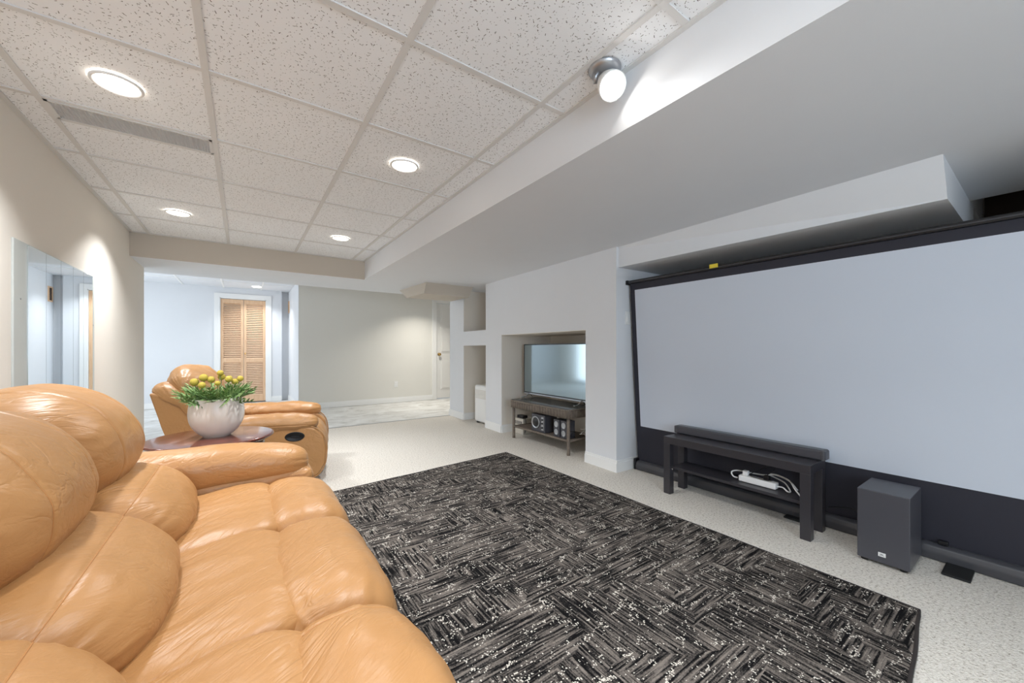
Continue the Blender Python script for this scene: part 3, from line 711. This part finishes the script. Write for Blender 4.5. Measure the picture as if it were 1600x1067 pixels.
for s in (-1, 1):
    yc = s*.365
    prof = [(-.34, .06), (.36, .06), (.43, .09), (.475, .17), (.485, .28), (.465, .38), (.41, .445), (.33, .47), (-.34, .47)]
    ab = prism('arm_body', spl if False else prof, yc-.075, yc+.075, LE, ch, 'y', .014, 3, True)
    # welt running round the outer edge of the arm front
    yy = yc+s*.068
    tube('welt', spline([(a+.002, yy, b+.001) for a, b in prof[1:8]], 6), .005, LE, ab, 6, True)
    armsec = [(yc-.095, .47), (yc-.10, .51), (yc-.06, .555), (yc, .57), (yc+.06, .555), (yc+.10, .51), (yc+.095, .465), (yc+.06, .435), (yc, .425), (yc-.06, .435)]
    cu('arm_pad', armsec, -.33, .43, LE, ch, axis='x', p=6, q=2.6, center=(yc, .495), nt=56, wr=.006, wscale=(9, 9, 9), seam_k=(.4,) if s < 0 else (6.6,), gather=.005, seed=27+s,
       bend=lambda t: (0, -.012*max(0, t)**2), taper=lambda t: 1-.1*max(0, t))
    if s < 0:
        lathe('lever_recess', [(0, .0), (.055, .0), (.062, .003), (.066, 0)], (.27, yc-.0752, .395), M['handle_black'], ab, 32, True, Matrix.Rotation(PI/2, 4, 'X') @ Matrix.Diagonal((1.0, .55, 1, 1)))
        box('lever', (.245, .30), (yc-.085, yc-.075), (.388, .402), M['handle_black'], ab, .003, 2, True)
for x in (-.3, .3):
    for y in (-.33, .33): box('foot', (x-.03, x+.03), (y-.03, y+.03), (0, .06), M['black_plastic'], ch, .004, 2, True)

# ------------------------------------------------------------------ side table, pot, flowers
TXc, TYc, TZ = -.135, 2.625, .582
t = thing('side_table', (TXc, TYc, 0), 'round dark cherry wood side table between sofa and recliner', 'table')
R_ = .285
lathe('table_top', [(0, TZ-.03), (R_-.035, TZ-.03), (R_-.022, TZ-.026), (R_-.012, TZ-.018), (R_-.002, TZ-.012), (R_, TZ-.006), (R_-.006, TZ-.001), (R_-.014, TZ), (0, TZ)], (TXc, TYc, 0), M['cherry'], t, 72)
lathe('apron', [(R_-.06, TZ-.13), (R_-.045, TZ-.13), (R_-.045, TZ-.03), (R_-.06, TZ-.03)], (TXc, TYc, 0), M['cherry'], t, 72)
for k in range(4):
    a_ = PI/4+k*PI/2; cx_, cy_ = TXc+(R_-.055)*math.cos(a_), TYc+(R_-.055)*math.sin(a_)
    ox, oy = math.cos(a_), math.sin(a_)
    pts = [(cx_, cy_, TZ-.05), (cx_+.012*ox, cy_+.012*oy, TZ-.16), (cx_, cy_, .30), (cx_-.008*ox, cy_-.008*oy, .12), (cx_+.012*ox, cy_+.012*oy, .03), (cx_+.016*ox, cy_+.016*oy, 0.0)]
    tube('leg', spline(pts, 6), lambda f: .026-.014*min(1, f*1.2)+(.006 if f > .9 else 0), M['cherry'], t, 10)
PX, PY = -.115, 2.63
PK = .86
t = thing('flower_pot', (PX, PY, TZ), 'round white ceramic pot on the cherry side table', 'pot')
prof = [(0, 0), (.062, 0), (.072, .003), (.105, .03), (.132, .068), (.143, .108), (.143, .145), (.137, .18), (.130, .204), (.127, .207), (.124, .203), (.130, .178), (.134, .14), (.10, .13), (0, .13)]
pr = [(p.x*PK, p.y) for p in spline([(a, b, 0) for a, b in prof[:9]], 5)]+[(a*PK, b) for a, b in prof[9:]]
pot = lathe('pot_body', pr, (PX, PY, TZ), M['pot_white'], t, 56)
lathe('soil', [(0, .150), (.08, .150), (.13*PK, .146)], (PX, PY, TZ), M['soil'], t, 40)
pl = thing('flower_plant', (PX, PY, TZ+.15), 'green fern leaves and yellow ball flowers growing in the white pot', 'plant')
rnd = random.Random(5)
def frond(length, lift, ang, droop, wid):
    """one fern leaf: a bent midrib with toothed leaflets on both sides"""
    bm = bmesh.new(); base = Vector((.045*math.cos(ang)*rnd.random(), .045*math.sin(ang)*rnd.random(), -.012))
    d = Vector((math.cos(ang), math.sin(ang), 0)); ro = rnd.uniform(-1.0, 1.0); side = Vector((-d.y*math.cos(ro), d.x*math.cos(ro), math.sin(ro))); n = 9; mid = []
    for i in range(n+1):
        f = i/n; mid.append(base+d*(length*f*math.cos(lift*(1-f*.5)))+Vector((0, 0, 1))*(length*(math.sin(lift)*f-droop*f*f)))
    for i in range(1, n):
        f = i/n; L = wid*math.sin(PI*(.12+.86*f))**.8
        for s in (-1, 1):
            p0 = mid[i]-(mid[i]-mid[i-1])*.45; p1 = mid[i]+(mid[i+1]-mid[i])*.35
            tip = mid[i]+side*s*L+(mid[i+1]-mid[i])*1.25+Vector((0, 0, .25*L*(rnd.random()-.35)))
            m0 = p0.lerp(tip, .55)+Vector((0, 0, .004)); 
            v = [bm.verts.new(q) for q in (p0, m0, tip, p1)]
            bm.faces.new(v if s > 0 else v[::-1])
    vt = [bm.verts.new(q) for q in (mid[-2]+side*.004, mid[-2]-side*.004, mid[-1])]; bm.faces.new(vt)
    add_tube(bm, mid, .0014, 4)
    return from_bm('leaf', bm, M['leaf_green'], pl, True, False)
NFR = 110
for k in range(NFR):
    ang = k*2.399+rnd.uniform(-.2, .2); ring = k/NFR
    lift = 1.36-.66*ring+rnd.uniform(-.15, .15); ln = rnd.uniform(.125, .165)+.02*ring
    frond(ln, max(.35, lift), ang, rnd.uniform(.05, .42)*(.15+ring), rnd.uniform(.030, .048))
def flower(x, y, z, r):
    st = tube('stem', spline([(x*.3, y*.3, -.01), (x*.7, y*.7, z*.55), (x, y, z)], 5), .0022, M['stem_green'], pl, 6, True)
    bm = bmesh.new(); bmesh.ops.create_icosphere(bm, subdivisions=3, radius=r)
    for v in bm.verts: v.co *= 1+.05*noise.noise(v.co*420)
    bmesh.ops.translate(bm, verts=bm.verts, vec=(x, y, z+r*.7))
    from_bm('flower_head', bm, M['flower_yellow'], pl, True, True)
Fv = Vector((math.sin(YAW), math.cos(YAW))); Rv = Vector((math.cos(YAW), -math.sin(YAW)))
for rgt, fw, z, r in ((-.125, -.01, .105, .0215), (-.088, .01, .128, .0215), (-.022, .05, .155, .0165), (-.045, -.05, .095, .018), (-.06, .03, .118, .019), (.045, .03, .120, .0185), (.060, .06, .105, .018), (.115, .03, .125, .0165), (-.03, .07, .13, .019), (.02, -.02, .105, .014), (.0, .09, .12, .018)):
    q = Rv*rgt*.92+Fv*fw; flower(q.x, q.y, z+.022, r*.95)

# ------------------------------------------------------------------ projection screen on the floor
t = thing('projection_screen', (2.84, 1.0, 0), 'large black-bordered white projection screen standing in the alcove', 'projection screen')
SY0, SY1 = -.14, 2.125; XT, XBt, ZT = 2.755, 2.865, 1.625
def spx(z): return XBt+(XT-XBt)*(z-.05)/(ZT-.05)
def sheet(name, y0, y1, z0, z1, m, thick=.0025, dx=0.0):
    return prism(name, [(spx(z0)+dx, z0), (spx(z1)+dx, z1), (spx(z1)+dx+thick, z1), (spx(z0)+dx+thick, z0)], y0, y1, m, t)
sheet('screen_border', SY0, SY1, .05, ZT, M['black_fabric'])
sheet('screen_surface', SY0+.045, SY1-.045, .382, ZT-.062, M['screen_white'], .0015, -.0017)
box('top_bar', (XT-.020, XT+.012), (SY0-.02, SY1+.012), (ZT-.006, ZT+.022), M['black_plastic'], t, .006, 3)
box('top_bar_rib', (XT-.024, XT-.018), (SY0, SY1), (ZT+.004, ZT+.010), M['charcoal_vinyl'], t, .001)
box('end_cap', (XT-.026, XT+.016), (SY1+.006, SY1+.030), (ZT-.012, ZT+.026), M['black_plastic'], t, .004)
hs = [(2.815, .012), (2.812, .05), (2.822, .078), (2.845, .088), (2.90, .085), (2.915, .06), (2.91, .012)]
prism('base_housing', [(a, b-.010) for a, b in hs], SY0-.03, SY1-.012, M['charcoal_vinyl'], t, 'y', .006, 3)
box('housing_end', (2.808, 2.92), (SY1-.014, SY1+.008), (0, .098), M['black_plastic'], t, .008, 3)
box('latch', (2.83, 2.86), (.30, .335), (.082, .10), M['black_plastic'], t, .003)
for y in (.26, .93):
    box('floor_foot', (2.665 if y < .5 else 2.76, 2.83), (y-.045, y+.045), (0, .011), M['rubber'], t, .004)
for s in (-1, 1):
    tube('support_strut', [(2.93, 1.0+s*.5, .06), (2.93, 1.0-s*.1, .85), (2.80, 1.0+s*.35, 1.6)], .012, M['black_satin'], t, 8)
tg = sheet('tape_tag', 1.36, 1.42, ZT+.004, ZT+.032, M['yellow_tape'], .002, -.028)
tag(tg, 'yellow tape tag')

# ------------------------------------------------------------------ black bench with soundbar, power strip
t = thing('media_bench', (2.66, 1.21, 0), 'low black open-shelf bench in front of the projection screen', 'bench')
BX0, BX1, BY0, BY1, BZ = 2.53, 2.765, .765, 1.655, .415
box('bench_top', (BX0, BX1), (BY0, BY1), (BZ-.05, BZ), M['bench_black'], t, .0015)
for x in (BX0, BX1-.05):
    for y in (BY0, BY1-.05): box('leg', (x, x+.05), (y, y+.05), (0, BZ-.05), M['bench_black'], t, .0015)
box('shelf', (BX0+.02, BX1-.02), (BY0+.05, BY1-.05), (.185, .203), M['bench_black'], t, .001)
for y in (BY0+.05, BY1-.05):
    for x in (BX0+.03, BX1-.03): lathe('shelf_pin', [(0, 0), (.006, 0), (.006, .012), (0, .012)], (x, y-.006, .182), M['chrome'], t, 10, M=Matrix.Rotation(-PI/2, 4, 'X'))
t = thing('soundbar', (2.72, 1.21, BZ), 'long black soundbar lying on the black bench', 'soundbar')
box('bar_body', (2.69, 2.765), (.745, 1.672), (BZ+.003, BZ+.058), M['black_satin'], t, .008, 3)
box('top_panel', (2.70, 2.76), (.76, 1.655), (BZ+.0575, BZ+.0595), M['black_gloss'], t)
for y in (.755, 1.648): box('end_trim', (2.688, 2.767), (y-.006, y+.014), (BZ+.002, BZ+.059), M['charcoal_vinyl'], t, .006)
for y in (.9, 1.5): box('foot', (2.70, 2.75), (y-.02, y+.02), (BZ, BZ+.004), M['rubber'], t)
t = thing('power_strip', (2.645, 1.07, .203), 'white power strip on the shelf of the black bench', 'power strip')
ps = box('strip_body', (2.615, 2.668), (.965, 1.175), (.205, .243), M['plastic_white'], t, .006, 3)
for k in range(4): box('socket', (2.63, 2.653), (.995+k*.045, 1.022+k*.045), (.2425, .245), M['beige_plastic'], t, .001)
for y in (1.02, 1.14): box('plug', (2.625, 2.657), (y-.016, y+.016), (.244, .275), M['plastic_white'] if y > 1.1 else M['black_plastic'], t, .006)
box('foot', (2.62, 2.66), (.98, 1.16), (.203, .206), M['rubber'], t)
tube('cord', spline([(2.642, .966, .222), (2.63, .93, .228), (2.62, .905, .215), (2.65, .90, .212), (2.70, .95, .24), (2.71, 1.03, .262), (2.70, .99, .275), (2.66, .91, .27), (2.60, .86, .245), (2.59, .825, .212)], 8), .0042, M['plastic_white'], t, 8)
tube('cord', spline([(2.70, .88, .212), (2.72, .93, .25), (2.715, 1.0, .268), (2.69, 1.05, .26), (2.70, 1.12, .25), (2.665, 1.20, .255), (2.635, 1.225, .245), (2.625, 1.21, .222), (2.64, 1.19, .215)], 8), .0042, M['plastic_white'], t, 8)
tag(tube('adapter_cable', spline([(2.64, 1.02, .276), (2.66, .99, .31), (2.70, 1.0, .33), (2.72, 1.06, .30), (2.70, 1.1, .27), (2.64, 1.12, .252), (2.62, 1.06, .250), (2.625, 1.0, .252), (2.66, .96, .256)], 8), .0022, M['black_plastic'], None, 6), 'thin black adapter cable coiled over the white power strip', 'cable')

# ------------------------------------------------------------------ subwoofer by the screen
t = thing('subwoofer', (2.66, .478, 0), 'dark grey box subwoofer standing right of the bench', 'speaker')
box('cabinet', (2.53, 2.79), (.385, .572), (.015, .357), M['charcoal_vinyl'] if False else M['black_satin'], t, .003, 2)
bd = box('badge', (2.5275, 2.5305), (.467, .494), (.047, .066), M['plastic_white'], t, .0008)
cu_ = bpy.data.curves.new('badge_text', 'FONT'); cu_.body = 'JBL'; cu_.size = .013; cu_.align_x = 'CENTER'; cu_.align_y = 'CENTER'; cu_.extrude = .0003
tmp = bpy.data.objects.new('badge_text_curve', cu_); COL.objects.link(tmp)
bpy.context.view_layer.update()
me = bpy.data.meshes.new_from_object(tmp); bpy.data.objects.remove(tmp)
me.transform(Matrix.Translation((2.5272, .4805, .0565)) @ Matrix(((0, 0, -1, 0), (-1, 0, 0, 0), (0, 1, 0, 0), (0, 0, 0, 1))))
me.materials.clear(); put('badge_lettering', me, M['charcoal_vinyl'], bd)
for x in (2.56, 2.76):
    for y in (.41, .55): lathe('foot', [(0, 0), (.014, 0), (.014, .016), (0, .016)], (x, y, 0), M['rubber'], t, 12)
tag(tube('subwoofer_cable', spline([(2.79, .50, .08), (2.80, .56, .10), (2.79, .64, .155), (2.795, .70, .15), (2.80, .76, .13)], 8), .003, M['black_plastic'], None, 6), 'black cable running behind the subwoofer towards the bench', 'cable')

# ------------------------------------------------------------------ television on a wicker bench in the niche
def wl(u_off, Y, z): return Vector((u_off, Y, z))
SX0, SX1, SY_0, SY_1, SZ = 2.605, 3.03, 2.74, 3.745, .452
t = thing('wicker_bench', (2.82, 3.24, 0), 'brown wicker bench with glass top under the television', 'bench')
rr = .05
poly = []
for cx_, cy_, a0 in ((SX1-rr, SY_1-rr, 0), (SX0+rr, SY_1-rr, PI/2), (SX0+rr, SY_0+rr, PI), (SX1-rr, SY_0+rr, 1.5*PI)):
    for k in range(6): poly.append((cx_+rr*math.cos(a0+k*PI/10), cy_+rr*math.sin(a0+k*PI/10)))
prism('apron', poly, SZ-.085, SZ-.006, M['wicker'], t, 'z', .004, 2)
# upright cane ribs round the apron
bm = bmesh.new()
per_ = [Vector((*p, 0)) for p in poly]; acc = 0.0
for i in range(len(per_)):
    a, b = per_[i], per_[(i+1) % len(per_)]; L = (b-a).length; k = 0
    while acc < L:
        q = a+(b-a)*(acc/L); add_tube(bm, [(q.x, q.y, SZ-.083), (q.x, q.y, SZ-.008)], .0075, 6); acc += .0165
    acc -= L
tag(from_bm('cane_ribs', bm, M['wicker'], t, smooth=True), kind='stuff')
tube('rim', [(p[0], p[1], SZ-.004) for p in poly], .009, M['wicker'], t, 8, closed=True)
ip = [(2.8175+(a-2.8175)*.93, 3.2425+(b-3.2425)*.97) for a, b in poly]
prism('glass_top', ip, SZ-.004, SZ+.003, M['table_glass'], t, 'z')
for x in (SX0+.035, SX1-.035):
    for y in (SY_0+.035, SY_1-.035): tube('leg', [(x, y, 0), (x, y, .03), (x, y, SZ-.05)], lambda f: .017, M['wicker'], t, 12)
box('shelf', (SX0+.03, SX1-.03), (SY_0+.03, SY_1-.03), (.128, .144), M['wicker'], t, .003)
for a, b in (((SX0+.035, SY_0+.035), (SX0+.035, SY_1-.035)), ((SX1-.035, SY_0+.035), (SX1-.035, SY_1-.035)), ((SX0+.035, SY_0+.035), (SX1-.035, SY_0+.035)), ((SX0+.035, SY_1-.035), (SX1-.035, SY_1-.035))):
    tube('shelf_rail', [(*a, .14), ((a[0]+b[0])/2, (a[1]+b[1])/2, .14), (*b, .14)], .011, M['wicker'], t, 8)
# curved television
t = thing('television', (2.90, 3.32, SZ), 'curved flat-screen television standing on the wicker bench', 'television')
TY0, TY1, TZ0, TZ1 = 2.765, 3.875, .505, 1.118
def arc(y, dx): 
    f = (y-(TY0+TY1)/2)/((TY1-TY0)/2); return 2.925-.007*f*f+dx
def curved(name, y0, y1, z0, z1, d0, d1, m, n=28):
    bm = bmesh.new(); R = []
    for i in range(n+1):
        y = y0+(y1-y0)*i/n
        R.append([bm.verts.new((arc(y, d0), y, z0)), bm.verts.new((arc(y, d0), y, z1)), bm.verts.new((arc(y, d1), y, z1)), bm.verts.new((arc(y, d1), y, z0))])
    for a, b in zip(R, R[1:]):
        for k in range(4): bm.faces.new((a[k], a[(k+1) % 4], b[(k+1) % 4], b[k]))
    bm.faces.new(R[0]); bm.faces.new(R[-1][::-1])
    return from_bm(name, bm, m, t, smooth=False)
curved('housing', TY0, TY1, TZ0, TZ1, 0, .035, M['black_plastic'])
pn = curved('panel', TY0+.014, TY1-.014, TZ0+.02, TZ1-.012, -.0015, 0, M['tv_panel'])
curved('bottom_trim', TY0, TY1, TZ0-.006, TZ0+.008, -.004, .02, M['metal_grey'])
for y in (TY0+.10, TY1-.10):
    tube('foot', spline([(2.80, y, SZ+.013), (2.86, y, SZ+.018), (2.92, y, SZ+.058), (2.97, y, SZ+.018), (2.995, y, SZ+.013)], 5), .007, M['chrome'], t, 8)
# 2.1 speaker set on the lower shelf
t = thing('bass_speaker', (2.76, 3.28, .144), 'black cube bass speaker with round cone on the wicker bench shelf', 'speaker')
box('cabinet', (2.665, 2.84), (3.165, 3.40), (.146, .335), M['black_satin'], t, .004)
RX = Matrix.Rotation(-PI/2, 4, 'Y')
lathe('cone_ring', [(.050, 0), (.066, .002), (.070, .008), (.062, .010), (.05, .004)], (2.665, 3.32, .245), M['metal_grey'], t, 32, M=RX)
lathe('cone', [(0, .006), (.015, .008), (.02, .001), (.052, .006)], (2.665, 3.32, .245), M['black_plastic'], t, 32, M=RX)
box('control_panel', (2.661, 2.665), (3.185, 3.225), (.17, .315), M['metal_grey'], t, .002)
for z in (.20, .245, .285): lathe('dial', [(0, .01), (.009, .009), (.010, 0)], (2.661, 3.205, z), M['black_plastic'], t, 16, M=RX)
for k, (ya, yb, lab) in enumerate(((2.935, 3.025, 'small black satellite speaker beside the bass speaker'), (2.825, 2.915, 'small black satellite speaker behind the right bench leg'))):
    t = thing('satellite_speaker', (2.72, (ya+yb)/2, .144), lab, 'speaker', 'satellite speakers')
    box('cabinet', (2.665, 2.78), (ya, yb), (.146, .325), M['black_satin'], t, .005)
    for z in (.195, .275):
        lathe('driver', [(.026, 0), (.032, .003), (.030, .006), (.022, .003), (.008, .001), (0, .004)], (2.665, (ya+yb)/2, z), M['metal_grey'], t, 24, M=RX)
for k, (y, z) in enumerate(((2.79, .16), (2.775, .17))):
    pts = [(2.70+.13*k+.05*math.cos(i*.7)+.012*(i % 3), y+.018*math.sin(i*.9), z+.006*i) for i in range(14)]
    tag(tube('speaker_cable', spline(pts, 5), .0028, M['black_plastic'] if k == 0 else M['plastic_white'], None, 6), ('black' if k == 0 else 'pale') + ' tangled cable heaped at the end of the wicker bench shelf', 'cable')
t = thing('router_box', (2.92, 3.84, 0), 'pale box on the floor beside the far end of the wicker bench', 'box')
box('box_body', (2.82, 3.02), (3.765, 3.985), (0, .19), M['beige_plastic'], t, .006, 3)
for k in range(6): box('vent_slot', (2.818, 2.8215), (3.79+k*.03, 3.805+k*.03), (.12, .16), M['charcoal_vinyl'], t)
t = thing('power_adapter', (2.88, 3.86, .19), 'black power adapter lying on the pale box', 'adapter')
box('adapter_body', (2.84, 2.92), (3.80, 3.92), (.192, .228), M['black_plastic'], t, .008, 3)
tube('lead', spline([(2.85, 3.80, .21), (2.82, 3.77, .235), (2.84, 3.75, .205), (2.86, 3.755, .10), (2.84, 3.755, .02)], 6), .004, M['black_plastic'], t, 6)

# white portable unit standing in the lower opening
t = thing('dehumidifier', (2.90, 4.66, 0), 'white rounded dehumidifier in the low wall opening', 'dehumidifier')
box('body', (2.745, 3.02), (4.47, 4.845), (.02, .545), M['plastic_white'], t, .03, 4)
box('top_panel', (2.78, 2.99), (4.50, 4.815), (.544, .548), M['beige_plastic'], t, .001)
for k in range(7): box('louvre', (2.7425, 2.7455), (4.51, 4.80), (.36+k*.018, .368+k*.018), M['beige_plastic'], t)
for x in (2.79, 2.98):
    for y in (4.52, 4.80): box('foot', (x-.02, x+.02), (y-.02, y+.02), (0, .022), M['black_plastic'], t)
